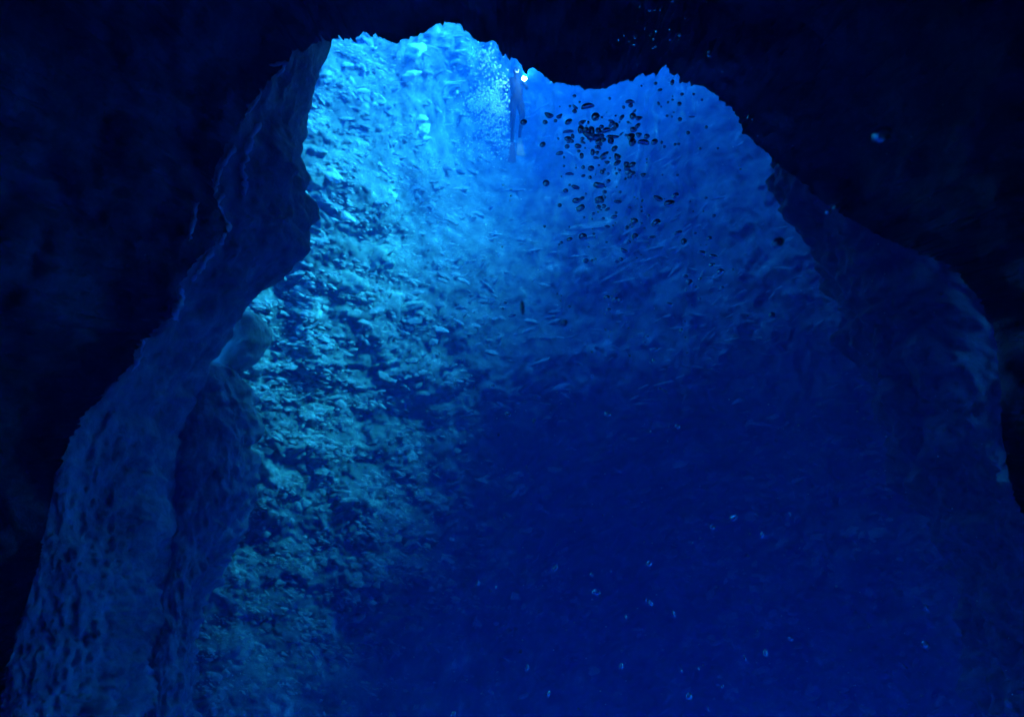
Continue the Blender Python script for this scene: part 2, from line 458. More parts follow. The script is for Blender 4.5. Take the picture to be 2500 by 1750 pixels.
slab(1003, 126, 62, 48, -0.7, "white triangular rock slab just under the dark ceiling edge near the top", seed=1)
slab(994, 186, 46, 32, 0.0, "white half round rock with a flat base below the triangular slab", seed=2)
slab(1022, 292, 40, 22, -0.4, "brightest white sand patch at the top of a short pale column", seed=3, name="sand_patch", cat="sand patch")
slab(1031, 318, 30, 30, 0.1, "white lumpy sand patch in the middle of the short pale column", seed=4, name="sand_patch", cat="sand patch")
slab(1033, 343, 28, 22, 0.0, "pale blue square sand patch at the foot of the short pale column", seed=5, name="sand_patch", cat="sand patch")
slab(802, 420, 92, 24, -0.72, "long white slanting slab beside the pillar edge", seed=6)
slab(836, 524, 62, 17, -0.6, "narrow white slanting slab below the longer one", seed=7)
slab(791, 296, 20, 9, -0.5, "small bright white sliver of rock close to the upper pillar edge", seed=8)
slab(700, 846, 22, 20, 0.3, "small shining pale stone right of the dark boulder", seed=14)
M_mid = rock_mat("light_rock", (0.10, 0.12, 0.12), (0.26, 0.29, 0.28), 3.0, 0.8, 18.0)
M_algae = rock_mat("algae_covered_rock", (0.25, 0.34, 0.28), (0.62, 0.72, 0.58), 4.0, 1.0, 22.0)
slab(918, 628, 84, 62, -0.2, "turquoise algae covered boulder with a ragged outline on the upper slope", M_algae, seed=11, bumpy=.6)
slab(838, 688, 100, 44, -0.35, "wide turquoise mound of rock left below the algae covered boulder", M_algae, seed=12, bumpy=.6)
slab(985, 745, 90, 26, 0.0, "low turquoise ledge trailing right of the wide mound", M_algae, seed=13, bumpy=.6)
slab(790, 1004, 46, 26, 0.1, "pale green flat rock low on the lit slope", M_algae, seed=15)
slab(820, 1086, 30, 13, 0.0, "small pale green stone below the flat green rock", M_algae, seed=16)
slab(943, 868, 26, 16, 0.0, "small green tinted stone in the middle of the slope", M_algae, seed=17)
slab(1503, 622, 40, 34, -0.3, "light blue wedge of rock behind the falling bubbles", M_mid, seed=18)
slab(1440, 552, 96, 15, 0.08, "thin light ledge of rock behind the bubble trail", M_mid, seed=19)
slab(1650, 650, 62, 16, 0.35, "pale curved ledge of rock right of the bubble trail", M_mid, seed=20)
slab(1706, 932, 60, 15, 0.12, "pale bar shaped rock alone on the dim right wall", M_mid, seed=21)
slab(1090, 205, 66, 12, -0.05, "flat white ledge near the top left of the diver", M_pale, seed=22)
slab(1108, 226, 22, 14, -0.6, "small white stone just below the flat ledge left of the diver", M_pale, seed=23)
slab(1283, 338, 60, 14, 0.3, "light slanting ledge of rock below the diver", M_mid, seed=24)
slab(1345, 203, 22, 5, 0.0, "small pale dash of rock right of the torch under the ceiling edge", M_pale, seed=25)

slab(905, 116, 30, 12, -.5, "small white stone under the ceiling edge left of the triangular slab", seed=31)
slab(842, 158, 40, 12, -.45, "thin white rock sliver near the top of the pillar's bright side", seed=32)
slab(872, 222, 54, 15, -.35, "wide white streak of rock left of the pale sand column", seed=33)
slab(912, 252, 24, 9, -.8, "tiny white rock chip at the lower right of the wide white streak", seed=34)
slab(1105, 150, 30, 12, 0, "little white oval stone left of the bubble cloud", seed=35)
slab(960, 348, 22, 11, -.6, "little white stone left below the pale sand column", seed=36)
slab(740, 468, 34, 9, -.55, "thin white chip at the pillar edge between the two slanting slabs", seed=37)
slab(1118, 125, 34, 9, -.1, "faint white dash of rock high beside the top of the bubble cloud", seed=38)

# loose rubble, far too many stones to count
def rubble(n=9500):
    v0, f0 = ico(1)
    PX = RNG.uniform(480, 2500, n * 4); PY = RNG.uniform(60, 1900, n * 4)
    jj = np.clip(((PX - gx[0]) / step).astype(int), 0, len(gx) - 1); ii = np.clip(((PY - gy[0]) / step).astype(int), 0, len(gy) - 1)
    clump = fbm(np.stack([PX / 110, PY / 60, PX * 0], -1), 3, s=300)
    gd = np.hypot(*np.gradient(D)) / step * FPX / D   # steep recession of the surface: nothing would rest there
    ok = (gd[ii, jj] < 4.0) & (RNG.uniform(0, 1, n * 4) < np.clip(RG[ii, jj] * (0.55 + 1.3 * clump), 0, 1))
    PX, PY, ii, jj = PX[ok][:n], PY[ok][:n], ii[ok][:n], jj[ok][:n]
    m = len(PX)
    C = V_slope[ii, jj]; dep = C @ FWD
    size = dep / FPX * (2.0 + 13.0 * RNG.uniform(0, 1, m) ** 4.0)
    an = ang[ii, jj] + RNG.normal(0, .35, m)
    ca, sa = np.cos(-an), np.sin(-an)
    X1 = ca[:, None] * RGT + sa[:, None] * UPV
    Z1 = -sa[:, None] * RGT + ca[:, None] * (UPV + .8 * FWD)
    Y1 = np.repeat(FWD[None], m, 0)
    right = np.clip((PX - 1050) / 350, 0, 1) * np.clip((1150 - PY) / 200, 0, 1)
    size = size * (1 - .35 * right)
    sx = size * RNG.uniform(1.0, 2.0, m) * (1 + 1.3 * right); sz = size * RNG.uniform(.4, .8, m) * (1 - .35 * right); sy = size * RNG.uniform(.4, .7, m)
    jit = 1 + RNG.uniform(-.28, .28, (m, len(v0)))
    v = v0[None] * jit[..., None]
    W = C[:, None] + v[..., 0:1] * (sx[:, None] * X1)[:, None] + v[..., 1:2] * (sy[:, None] * Y1)[:, None] + v[..., 2:3] * (sz[:, None] * Z1)[:, None]
    F = f0[None] + (np.arange(m) * len(v0))[:, None, None]
    return link("rubble", mesh_np("rubble", W.reshape(-1, 3), F.reshape(-1, 3), smooth=False), M_rubble)


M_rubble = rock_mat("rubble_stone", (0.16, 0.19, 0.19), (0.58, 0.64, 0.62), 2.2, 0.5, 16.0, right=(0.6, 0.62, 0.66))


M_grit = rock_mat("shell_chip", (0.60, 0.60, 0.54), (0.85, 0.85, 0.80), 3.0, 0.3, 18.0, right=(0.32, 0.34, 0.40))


def flecks(n=15000):
    """thin pale shell and stone chips lying along the grain of the slope"""
    v0 = np.array([(1, 0, 0), (-1, 0, 0), (0, 1, 0), (0, -1, 0), (0, 0, 1), (0, 0, -1), (.6, .3, .5), (-.6, -.2, .45)], float)
    f0 = np.array([(0, 2, 6), (2, 4, 6), (4, 0, 6), (2, 1, 4), (1, 3, 7), (3, 4, 7), (4, 1, 7), (3, 0, 4), (2, 0, 5), (1, 2, 5), (3, 1, 5), (0, 3, 5)])
    PX = RNG.uniform(480, 2300, n * 5); PY = RNG.uniform(60, 1700, n * 5)
    jj = ((PX - gx[0]) / step).astype(int); ii = ((PY - gy[0]) / step).astype(int)
    clump = fbm(np.stack([PX / 70, PY / 38, PX * 0], -1), 4, .6, s=330)
    gd = np.hypot(*np.gradient(D)) / step * FPX / D
    lf = np.clip((1350 - PX) / 500, .05, 1)
    ok = (gd[ii, jj] < 4.0) & (RNG.uniform(0, 1, n * 5) < np.clip(RG[ii, jj] * lf * (0.25 + 2.2 * clump), 0, 1))
    PX, PY, ii, jj = PX[ok][:n], PY[ok][:n], ii[ok][:n], jj[ok][:n]
    m = len(PX)
    C = V_slope[ii, jj]; dep = C @ FWD
    C = C * (1 - .012 * RNG.uniform(0, 1, (m, 1)))
    size = dep / FPX * (1.3 + 4.5 * RNG.uniform(0, 1, m) ** 3)
    an = ang[ii, jj] + RNG.normal(0, .3, m)
    ca, sa = np.cos(-an), np.sin(-an)
    X1 = ca[:, None] * (RGT - .2 * FWD) + sa[:, None] * UPV
    Z1 = -sa[:, None] * RGT + ca[:, None] * (UPV + .9 * FWD)
    sx = size * RNG.uniform(1.3, 3.2, m); sz = size * RNG.uniform(.4, .8, m); sy = size * .35
    v = v0[None] * (1 + RNG.uniform(-.3, .3, (m, len(v0), 1)))
    W = C[:, None] + v[..., 0:1] * (sx[:, None] * X1)[:, None] + v[..., 1:2] * (sy[:, None] * FWD)[:, None] + v[..., 2:3] * (sz[:, None] * Z1)[:, None]
    F = f0[None] + (np.arange(m) * len(v0))[:, None, None]
    return link("shell_grit", mesh_np("shell_grit", W.reshape(-1, 3), F.reshape(-1, 3), smooth=False), M_grit)


tag(flecks(), "white shell grit and chips scattered over the lit slope", kind="stuff")
tag(rubble(), "loose pale rubble strewn over the lit slope", kind="stuff")


# ------------------------------------------------------------------ encrusted ridges along the left cave edge
M_crust = rock_mat("pale_crust", (0.95, 0.96, 0.94), (0.98, 0.98, 0.96), 5.0, 0.5, 24.0)  # pale crust, whitened further to stand in for light catching the ridges
for n_ in M_crust.node_tree.nodes:
    if n_.type == 'MIX': n_.inputs[0].default_value = 0.15


from mathutils.bvhtree import BVHTree
_pil = bpy.data.objects["rock_pillar"].data
_polys = [tuple(p.vertices) for p in _pil.polygons]; _pv = [v.co for v in _pil.vertices]
_t1 = BVHTree.FromPolygons(_pv, _polys)
_sm = shell.data
_t2 = BVHTree.FromPolygons([v.co for v in _sm.vertices], [tuple(p.vertices) for p in _sm.polygons])


def hit_depth(px, py):
    r_ = Vector(ray(np.array(float(px)), np.array(float(py)))); best = 9.0
    for t_ in (_t1, _t2):
        h_ = t_.ray_cast(Vector((0, 0, 0)), r_.normalized())
        if h_[0] is not None: best = min(best, h_[0].dot(Vector(FWD)))
    return best


def ridge(path, d0, w, label, seed):
    path = np.array(path, float)
    sg = np.concatenate([[0], np.cumsum(np.linalg.norm(np.diff(path, axis=0), axis=1))])
    n = max(12, int(sg[-1] / 3)); tt_ = np.linspace(0, sg[-1], n)
    x = np.interp(tt_, sg, path[:, 0]); y = np.interp(tt_, sg, path[:, 1])
    k = d0 / FPX
    hd = np.array([hit_depth(a_, b_) for a_, b_ in zip(x, y)])
    ker = np.ones(5) / 5; hd = np.convolve(np.pad(hd, 2, mode='edge'), ker, mode='valid')
    c = P(x, y, hd - 2.2 * w * k)
    e = np.stack([tt_ / 14.0, tt_ * 0, tt_ * 0], -1)
    c = c + (vnoise(e, seed) * 4 * k)[:, None] * RGT + (vnoise(e, seed + 1) * 3 * k)[:, None] * UPV
    rr = 1.3 * w * k * (0.75 + 0.5 * vnoise(e * 1.7, seed + 2)) * np.clip(np.minimum(np.arange(n), n - 1 - np.arange(n)) / 3.0 + .1, 0, 1)
    tg = np.gradient(c, axis=0); tg /= np.linalg.norm(tg, axis=1, keepdims=True)
    b1 = np.cross(tg, FWD); b1 /= np.linalg.norm(b1, axis=1, keepdims=True); b2 = np.cross(tg, b1)
    a = np.linspace(0, 2 * np.pi, 14, endpoint=False)
    V_ = c[:, None] + rr[:, None, None] * (np.cos(a)[None, :, None] * b1[:, None] + np.sin(a)[None, :, None] * b2[:, None])
    V_ = V_ + fbm(V_ * 14, 3, s=seed)[..., None] * w * k * .5
    o = link("rock_ridge", mesh_np("rock_ridge", V_.reshape(-1, 3), grid_faces(n, 14, wrap=True)), M_crust)
    tag(o, label, "rock ridge", "pale crusted ridges along the left cave edge")


ridge([(640, 222), (625, 245), (600, 280), (585, 300)], 6.0, 4, "thin crusted ridge highest on the left cave edge", 400)
ridge([(655, 160), (700, 150), (690, 172), (676, 190)], 6.1, 3.5, "short hooked crusted ridge under the upper left ceiling corner", 404)
ridge([(638, 300), (620, 325), (608, 350), (600, 385), (592, 420), (600, 455), (596, 480)], 7.0, 6, "wavy bright crusted ridge running down the upper left pillar", 408)
ridge([(575, 352), (555, 385), (538, 420), (530, 455), (520, 480)], 5.6, 5, "faint slanting crusted ridge left of the wavy bright one", 412)
ridge([(545, 470), (530, 500), (545, 525), (560, 545), (548, 575), (538, 600)], 5.6, 6, "forked crusted ridge in the middle of the left cave edge", 416)
ridge([(485, 490), (475, 520), (465, 560), (462, 590)], 5.3, 5, "short upright crusted ridge furthest left on the cave edge", 420)
ridge([(520, 610), (500, 640), (485, 665), (470, 690)], 6.0, 6, "smooth slanting crusted ridge below the forked one", 424)
ridge([(440, 700), (445, 725), (430, 750), (425, 770), (435, 785)], 5.6, 6, "small S shaped crusted ridge on the lower left cave edge", 428)
ridge([(352, 830), (345, 850), (345, 870), (335, 890), (325, 905)], 5.3, 6, "lowest crusted ridge on the left cave edge", 432)

# ------------------------------------------------------------------ the diver and the torch behind the bubbles
def diver(px, py, d):
    root = bpy.data.objects.new("person", None); COL.objects.link(root)
    root.location = Vector(P(px, py, d))
    root.rotation_euler = (PITCH, 0, R(8))
    tag(root, "upright scuba diver in dark wetsuit beside a cloud of white bubbles, holding a lit torch", "person")
    m_suit, t_, b_ = new_mat("wetsuit"); b_.inputs["Base Color"].default_value = (0.008, 0.009, 0.012, 1); b_.inputs["Roughness"].default_value = 0.9; b_.inputs["Specular IOR Level"].default_value = 0.0
    m_skin, t_, b_ = new_mat("skin"); b_.inputs["Base Color"].default_value = (0.55, 0.36, 0.28, 1)
    m_tank, t_, b_ = new_mat("tank_paint"); b_.inputs["Base Color"].default_value = (0.5, 0.5, 0.48, 1); b_.inputs["Roughness"].default_value = 0.35
    m_fin, t_, b_ = new_mat("fin_rubber"); b_.inputs["Base Color"].default_value = (0.05, 0.06, 0.09, 1)
    m_mask, t_, b_ = new_mat("mask_glass"); b_.inputs["Base Color"].default_value = (0.02, 0.03, 0.04, 1); b_.inputs["Roughness"].default_value = 0.1
    # x right, z up (pelvis at 0), -y towards the camera
    J = {}
    E = []

    def j(n, x, y, z, rx, ry=None, par=None):
        J[n] = (len(J), (x, y, z), (rx, ry or rx))
        if par: E.append((J[par][0], J[n][0]))
    j('pel', 0, 0, 0, .15, .11)
    j('wst', -.01, -.01, .16, .125, .095, 'pel'); j('chs', -.03, -.04, .36, .165, .115, 'wst'); j('shd', -.04, -.05, .50, .12, .085, 'chs')
    j('nek', -.045, -.07, .60, .055, .055, 'shd'); j('jaw', -.05, -.11, .67, .07, .075, 'nek'); j('hed', -.05, -.10, .77, .088, .10, 'jaw'); j('crn', -.05, -.08, .85, .06, .07, 'hed')
    j('ls', .13, -.05, .49, .065, .065, 'shd'); j('le', .24, -.16, .30, .045, .045, 'ls'); j('lw', .12, -.36, .38, .03, .03, 'le')
    j('rs', -.21, -.04, .49, .065, .065, 'shd'); j('re', -.33, -.10, .24, .045, .045, 'rs'); j('rw', -.30, -.30, .10, .03, .03, 're')
    for side, w, dx in (('l', 'lw', -1), ('r', 'rw', 1)):
        x, y, z = J[w][1]
        j(side + 'p', x + dx * .02, y - .06, z + .02, .034, .018, w)
        for q_, (ox_, oz_, ln) in enumerate(((-.026, .012, .052), (-.009, .016, .062), (.009, .014, .058), (.024, .006, .045))):
            a_ = side + 'f%d' % q_
            j(a_ + 'a', x + dx * .02 + ox_, y - .085, z + .02 + oz_, .0095, .0095, side + 'p')
            j(a_ + 'b', x + dx * .02 + ox_, y - .085 - ln * .6, z + .02 + oz_ - .008, .009, .009, a_ + 'a')
            j(a_ + 'c', x + dx * .02 + ox_, y - .085 - ln * .7, z + .02 + oz_ - .036, .008, .008, a_ + 'b')
        j(side + 'ta', x + dx * .02 - dx * .035, y - .05, z + .01, .011, .011, side + 'p'); j(side + 'tb', x + dx * .02 - dx * .045, y - .085, z + .012, .009, .009, side + 'ta')
    j('lh', .095, 0, -.06, .10, .10, 'pel'); j('lk', .13, -.20, -.43, .062, .062, 'lh'); j('la', .12, .12, -.74, .04, .04, 'lk'); j('lt', .12, .10, -.87, .035, .04, 'la')
    j('rh', -.095, 0, -.06, .10, .10, 'pel'); j('rk', -.10, -.05, -.47, .062, .062, 'rh'); j('ra', -.07, .16, -.86, .04, .04, 'rk'); j('rt', -.07, .12, -.99, .035, .04, 'ra')
    me = bpy.data.meshes.new("body"); me.from_pydata([v[1] for v in J.values()], E, [])
    body = link("body", me, m_suit, root)
    sk = body.modifiers.new("skin", 'SKIN'); sk.use_smooth_shade = True
    if me.skin_vertices:
        for i_, v in enumerate(J.values()):
            sv = me.skin_vertices[0].data[i_]; sv.radius = (v[2][0] * 1.2, v[2][1] * 1.2) if v[2][0] > .015 else v[2]; sv.use_root = (i_ == 0)
    sb = body.modifiers.new("sub", 'SUBSURF'); sb.levels = 2; sb.render_levels = 2

    def ell(name, c, r, mat, par=root, sub=3):
        v, f = ico(sub)
        o = link(name, mesh_np(name, v * np.array(r) + np.array(c), f), mat, par); return o
    ell("face", (-.05, -.175, .745), (.062, .035, .075), m_skin)
    mk = ell("mask", (-.05, -.20, .785), (.075, .03, .042), m_mask)
    ell("regulator", (-.05, -.235, .71), (.042, .04, .032), m_mask)

    def lathe(name, prof, c, mat, par=root, n=24, axis='z'):
        a = np.linspace(0, 2 * np.pi, n, endpoint=False); pr = np.array(prof)
        V_ = np.stack([pr[:, 0:1] * np.cos(a), pr[:, 0:1] * np.sin(a), np.repeat(pr[:, 1:2], n, 1)], -1)
        if axis == 'y': V_ = V_[..., [0, 2, 1]] * np.array([1, 1, -1])
        return link(name, mesh_np(name, V_.reshape(-1, 3) + np.array(c), grid_faces(len(pr), n, wrap=True)), mat, par)
    tank = lathe("air_tank", [(0.001, 0), (.06, .0), (.088, .03), (.09, .1), (.09, .5), (.085, .54), (.05, .59), (.022, .61), (.02, .64), (.035, .645), (.035, .68), (.001, .685)], (-.03, .13, .02), m_tank)
    for x, y, z, t__ in ((.12, .10, -.87, -.5), (-.07, .12, -.99, -.15)):
        prof = [(-.05, 0), (.05, 0), (.075, -.25), (.105, -.5), (.1, -.54), (-.1, -.54), (-.105, -.5), (-.075, -.25)]
        vs_ = [(x + a_, y - .02 - b_ * t__, z + b_) for a_, b_ in prof] + [(x + a_, y + .02 - b_ * t__ - (.02 if b_ < -.3 else 0), z + b_) for a_, b_ in prof]
        n_ = len(prof)
        m_ = bpy.data.meshes.new("fin")
        m_.from_pydata(vs_, [], [list(range(n_))[::-1], list(range(n_, 2 * n_))] + [[i_, (i_ + 1) % n_, (i_ + 1) % n_ + n_, i_ + n_] for i_ in range(n_)])
        link("fin", m_, m_fin, root)
    # the torch: a thing of its own, held in the hand
    tr = bpy.data.objects.new("dive_torch", None); COL.objects.link(tr)
    bpy.context.view_layer.update()
    tr.matrix_world = root.matrix_world @ Matrix.Translation((.10, -.455, .40))
    tag(tr, "lit dive torch shining white towards the camera in the diver's hand", "torch")
    lathe("torch_body", [(.001, .16), (.022, .16), (.022, .02), (.036, -.03), (.036, -.07), (.031, -.07), (.029, -.055)], (0, 0, 0), m_mask, tr, axis='y').rotation_euler = (0, 0, math.pi)
    ml, t_, b_ = new_mat("torch_light"); b_.inputs["Emission Color"].default_value = (1, .97, .92, 1); b_.inputs["Emission Strength"].default_value = 300.0
    v, f = ico(2)
    link("lens", mesh_np("lens", v * np.array([.05, .012, .05]) + np.array([0, -.062, 0]), f), ml, tr)
    ld = bpy.data.lights.new("torch_lamp", 'SPOT'); ld.energy = TORCH_W; ld.spot_size = R(50); ld.spot_blend = 1.0; ld.shadow_soft_size = .03; ld.color = (1, .98, .95)
    lo_ = bpy.data.objects.new("torch_lamp", ld); COL.objects.link(lo_); lo_.parent = tr; lo_.location = (0, -.10, 0); lo_.rotation_euler = (-math.pi / 2, 0, 0)
    return root


TORCH_W = 1500.0
diver(1262, 250, 17.0)

# ------------------------------------------------------------------ bubbles
m_air, t_, b_ = new_mat("air_bubble")
b_.inputs["Base Color"].default_value = (0.36, 0.40, 0.48, 1)
b_.inputs["Roughness"].default_value = 0.04
b_.inputs["IOR"].default_value = 0.66
b_.inputs["Transmission Weight"].default_value = 1.0

m_air2 = m_air.copy(); m_air2.name = "clear_air_bubble"; m_air2.node_tree.nodes["Principled BSDF"].inputs["Base Color"].default_value = (1, 1, 1, 1)
m_air2.node_tree.nodes["Principled BSDF"].inputs["IOR"].default_value = 0.75


def bubble_mesh(kind, seed, sub=3, mat=None):
    v, f = ico(sub); v = v.copy()
    if kind == 'cap':            # domed top, drawn-in underside
        v[:, 2] = np.where(v[:, 2] < 0, v[:, 2] * 0.45, v[:, 2])
        v[:, 2] += 0.28 * (1 - v[:, 0] ** 2) * (v[:, 2] < 0)
    elif kind == 'bean':
        v[:, 2] = v[:, 2] * (1 - .25 * np.abs(v[:, 0])) + 0.45 * (v[:, 0] ** 2) - .15
        v[:, 2] /= 1.1
    elif kind == 'drop':
        s_ = 1 - 0.42 * (v[:, 0] + 1) / 2
        v[:, 1] *= s_; v[:, 2] *= s_
    elif kind == 'twin':
        s_ = 1 - 0.42 * np.exp(-((v[:, 0] - .05) / .28) ** 2)
        v[:, 1] *= s_; v[:, 2] *= s_; v[:, 2] += .22 * v[:, 0]
    amp = {'round': .04, 'egg': .10, 'cap': .12, 'bean': .08, 'drop': .08, 'twin': .08, 'rag': .34}[kind]
    v = v * (1 + amp * fbm(v * 1.1 + seed * 5.1, 2, s=seed))[:, None]
    me = mesh_np("bubble", v, f); me.materials.append(mat or m_air)
    return me


KINDS = {k: [bubble_mesh(k, 500 + 10 * i_ + q_) for q_ in range(2)] for i_, k in enumerate(['round', 'egg', 'cap', 'bean', 'drop', 'twin', 'rag'])}
KINDS_CLEAR = {k: [bubble_mesh(k, 500 + 10 * i_ + q_, 3, m_air2) for q_ in range(2)] for i_, k in enumerate(KINDS)}
small_me = bubble_mesh('egg', 600, sub=2)
small_clear = bubble_mesh('egg', 600, 2, m_air2)
B = []   # px, py, w, h, angle(deg), kind, depth or None


def add(org, sc_, lst):
    for e in lst:
        zx, zy, w, h = e[:4]
        an_ = e[4] if len(e) > 4 and e[4] is not None else 0
        kd = e[5] if len(e) > 5 else None
        dp = e[6] if len(e) > 6 else None
        B.append([org[0] + zx / sc_, org[1] + zy / sc_, w / sc_, h / sc_, an_, kd, dp, len(B)])


K1 = 7.653
add((1350, 230), K1, [(400, 38, 60, 55), (498, 152, 40, 40), (318, 228, 45, 45), (412, 245, 110, 58, -35, 'bean'), (405, 325, 80, 70, -10, 'egg'), (650, 250, 235, 135, 12, 'cap'),
    (795, 425, 145, 130, 35, 'egg'), (120, 415, 120, 75, 30, 'bean'), (48, 500, 62, 56), (290, 520, 135, 82, 32, 'egg'), (548, 530, 145, 82, 24, 'drop'), (658, 535, 45, 58), (625, 590, 25, 30),
    (290, 712, 190, 75, 5, 'cap'), (370, 790, 60, 85, 15), (280, 835, 125, 82, 0, 'egg'), (290, 890, 62, 62), (352, 882, 80, 62, -30), (100, 835, 38, 48, 30), (550, 835, 68, 55), (562, 902, 98, 55, -25, 'drop'),
    (265, 980, 84, 76, 0, 'round'), (470, 972, 118, 76, -8, 'egg'), (598, 1008, 40, 38), (482, 1068, 66, 50), (120, 1110, 138, 78, 12, 'drop'), (535, 1155, 74, 96, 0, 'egg'), (205, 1180, 40, 45),
    (205, 1345, 46, 42), (430, 1380, 36, 34), (430, 1330, 22, 22), (565, 1370, 66, 66, 0, 'round'), (712, 1390, 112, 96, 0, 'round'), (312, 1502, 155, 65, 0, 'cap'), (155, 1540, 30, 34),
    (565, 1530, 76, 50, 18), (692, 1558, 68, 56, -40), (855, 1330, 46, 40), (740, 1090, 76, 106, 0, 'egg'), (825, 1095, 66, 76, 0, 'bean'), (950, 1155, 180, 85, 42, 'rag'), (808, 1195, 100, 58, -10, 'drop'),
    (1065, 1195, 36, 40), (1150, 1022, 120, 82, 42, 'egg'), (1200, 1170, 125, 130, -25, 'bean'), (1010, 1275, 88, 66, 0, 'bean'), (1200, 1290, 138, 72, 32, 'egg'), (915, 1460, 84, 64, -40), (962, 1415, 56, 46),
    (1032, 1490, 50, 50), (1160, 1390, 30, 42), (1240, 1420, 66, 44, -20), (1185, 1485, 50, 48), (1375, 1310, 92, 88, 0, 'rag'), (1378, 1382, 104, 76, 10, 'rag'), (1408, 1455, 112, 88, 25, 'rag'),
    (1485, 1320, 118, 84, 22, 'egg'), (1490, 1480, 92, 74, 20, 'egg'), (1425, 1552, 96, 48, 0, 'egg'), (1350, 1585, 48, 44), (1685, 1510, 96, 80, 10, 'bean'), (525, 660, 130, 115, -25, 'rag'),
    (620, 665, 84, 84, 0, 'egg'), (725, 690, 95, 165, 5, 'rag'), (850, 690, 125, 90, -45, 'egg'), (905, 615, 86, 62, 0, 'egg'), (1005, 700, 175, 125, 15, 'cap'), (740, 800, 210, 105, -5, 'rag'),
    (630, 750, 150, 75, -30, 'rag'), (885, 790, 115, 85, 0, 'rag'), (945, 855, 85, 78, 0, 'round'), (865, 890, 115, 90, 20, 'rag'), (880, 940, 85, 70), (830, 990, 95, 58, 0, 'egg'), (870, 1015, 60, 48),
    (800, 990, 45, 45), (1075, 497, 85, 45, 0, 'bean'), (1105, 545, 100, 70, 40, 'egg'), (1180, 590, 88, 100, 20, 'round'), (1135, 655, 98, 64, 0, 'egg'), (1065, 600, 60, 50), (1125, 800, 200, 62, -3, 'rag'),
    (1080, 870, 100, 110, 30, 'rag'), (1058, 85, 50, 52), (1440, 160, 165, 95, 0, 'cap'), (1455, 215, 85, 60, 0, 'rag'), (1320, 250, 50, 62, 20), (1522, 320, 80, 38, 35), (1490, 415, 110, 112, 0, 'round'),
    (1600, 450, 130, 84, 0, 'bean'), (1285, 440, 112, 60, 48, 'egg'), (1245, 522, 34, 34), (1405, 528, 58, 38, -30), (1455, 548, 30, 20), (1580, 600, 120, 70, 48, 'egg'), (1505, 665, 125, 88, 10, 'egg'),
    (1600, 760, 108, 96, 0, 'bean'), (1750, 795, 102, 84, 15, 'egg'), (1895, 895, 118, 95, 28, 'egg'), (1455, 800, 130, 120, 35, 'rag'), (1480, 905, 120, 110, 30, 'rag'), (1385, 770, 95, 45, 10, 'drop'),
    (1280, 745, 88, 42, 42, 'drop'), (1690, 925, 205, 140, -8, 'cap'), (2080, 985, 56, 50), (2030, 905, 45, 58), (2275, 950, 45, 35), (1970, 180, 42, 66, 20), (2020, 238, 30, 36), (2150, 155, 36, 48, -20),
    (2235, 45, 30, 30), (2235, 108, 50, 34), (2255, 345, 36, 30), (2130, 410, 52, 40), (2220, 425, 38, 36), (1540, 1530, 30, 20), (2045, 1510, 36, 34), (1005, 345, 22, 22), (128, 235, 28, 28)])
add((1350, 430), K1, [(1035, 98, 78, 60, 20, 'egg'), (850, 168, 192, 90, -10, 'rag'), (420, 210, 150, 64, -20, 'egg'), (310, 168, 46, 42), (238, 275, 88, 72, 0, 'round'), (612, 330, 38, 42), (965, 298, 76, 66, 0, 'round'),
    (1190, 208, 34, 28), (980, 210, 34, 25), (1252, 302, 54, 44), (435, 460, 145, 90, 5, 'egg'), (535, 425, 112, 60, 28, 'egg'), (860, 425, 150, 112, 20, 'bean'), (830, 485, 95, 55, 0, 'egg'), (910, 460, 84, 80, 0, 'round'),
    (968, 400, 50, 48), (1210, 482, 138, 56, -8, 'egg'), (125, 548, 74, 66, 0, 'round'), (520, 595, 145, 105, 35, 'rag'), (458, 645, 38, 42), (850, 580, 82, 76, 0, 'round'), (950, 565, 80, 72, 0, 'round'),
    (892, 632, 50, 26), (1018, 622, 92, 48, 25, 'egg'), (1435, 592, 66, 34, -15), (750, 708, 68, 44, 28), (1180, 688, 52, 44), (580, 775, 46, 42), (732, 802, 28, 36), (938, 795, 55, 50), (1138, 765, 118, 62, 14, 'egg'),
    (1790, 738, 52, 52, 30), (1520, 850, 125, 116, 20, 'round'), (1380, 968, 72, 70), (1440, 915, 44, 50), (1125, 925, 35, 40), (1165, 875, 25, 28), (1015, 943, 95, 44, -12, 'egg'), (305, 952, 32, 40), (1660, 880, 50, 25),
    (1925, 875, 165, 118, 28, 'egg'), (1965, 422, 172, 80, -25, 'egg'), (2175, 510, 178, 115, 8, 'egg'), (2085, 425, 28, 25), (555, 1130, 145, 118, 0, 'round'), (620, 1160, 48, 52), (762, 1082, 52, 40),
    (310, 1185, 106, 62, 22, 'egg'), (155, 1243, 66, 46), (115, 1278, 40, 32), (1532, 1130, 110, 116, 0, 'round'), (1850, 1148, 138, 58, 8, 'egg'), (1420, 1235, 76, 58, -30, 'egg'), (998, 1235, 40, 38), (665, 1322, 36, 34),
    (1330, 1395, 145, 76, -28, 'bean'), (1565, 1530, 36, 30), (1645, 1470, 30, 22), (1270, 1560, 76, 62, -45), (615, 1585, 92, 80, 0, 'round'), (725, 1578, 50, 44), (1200, 1602, 84, 40)])
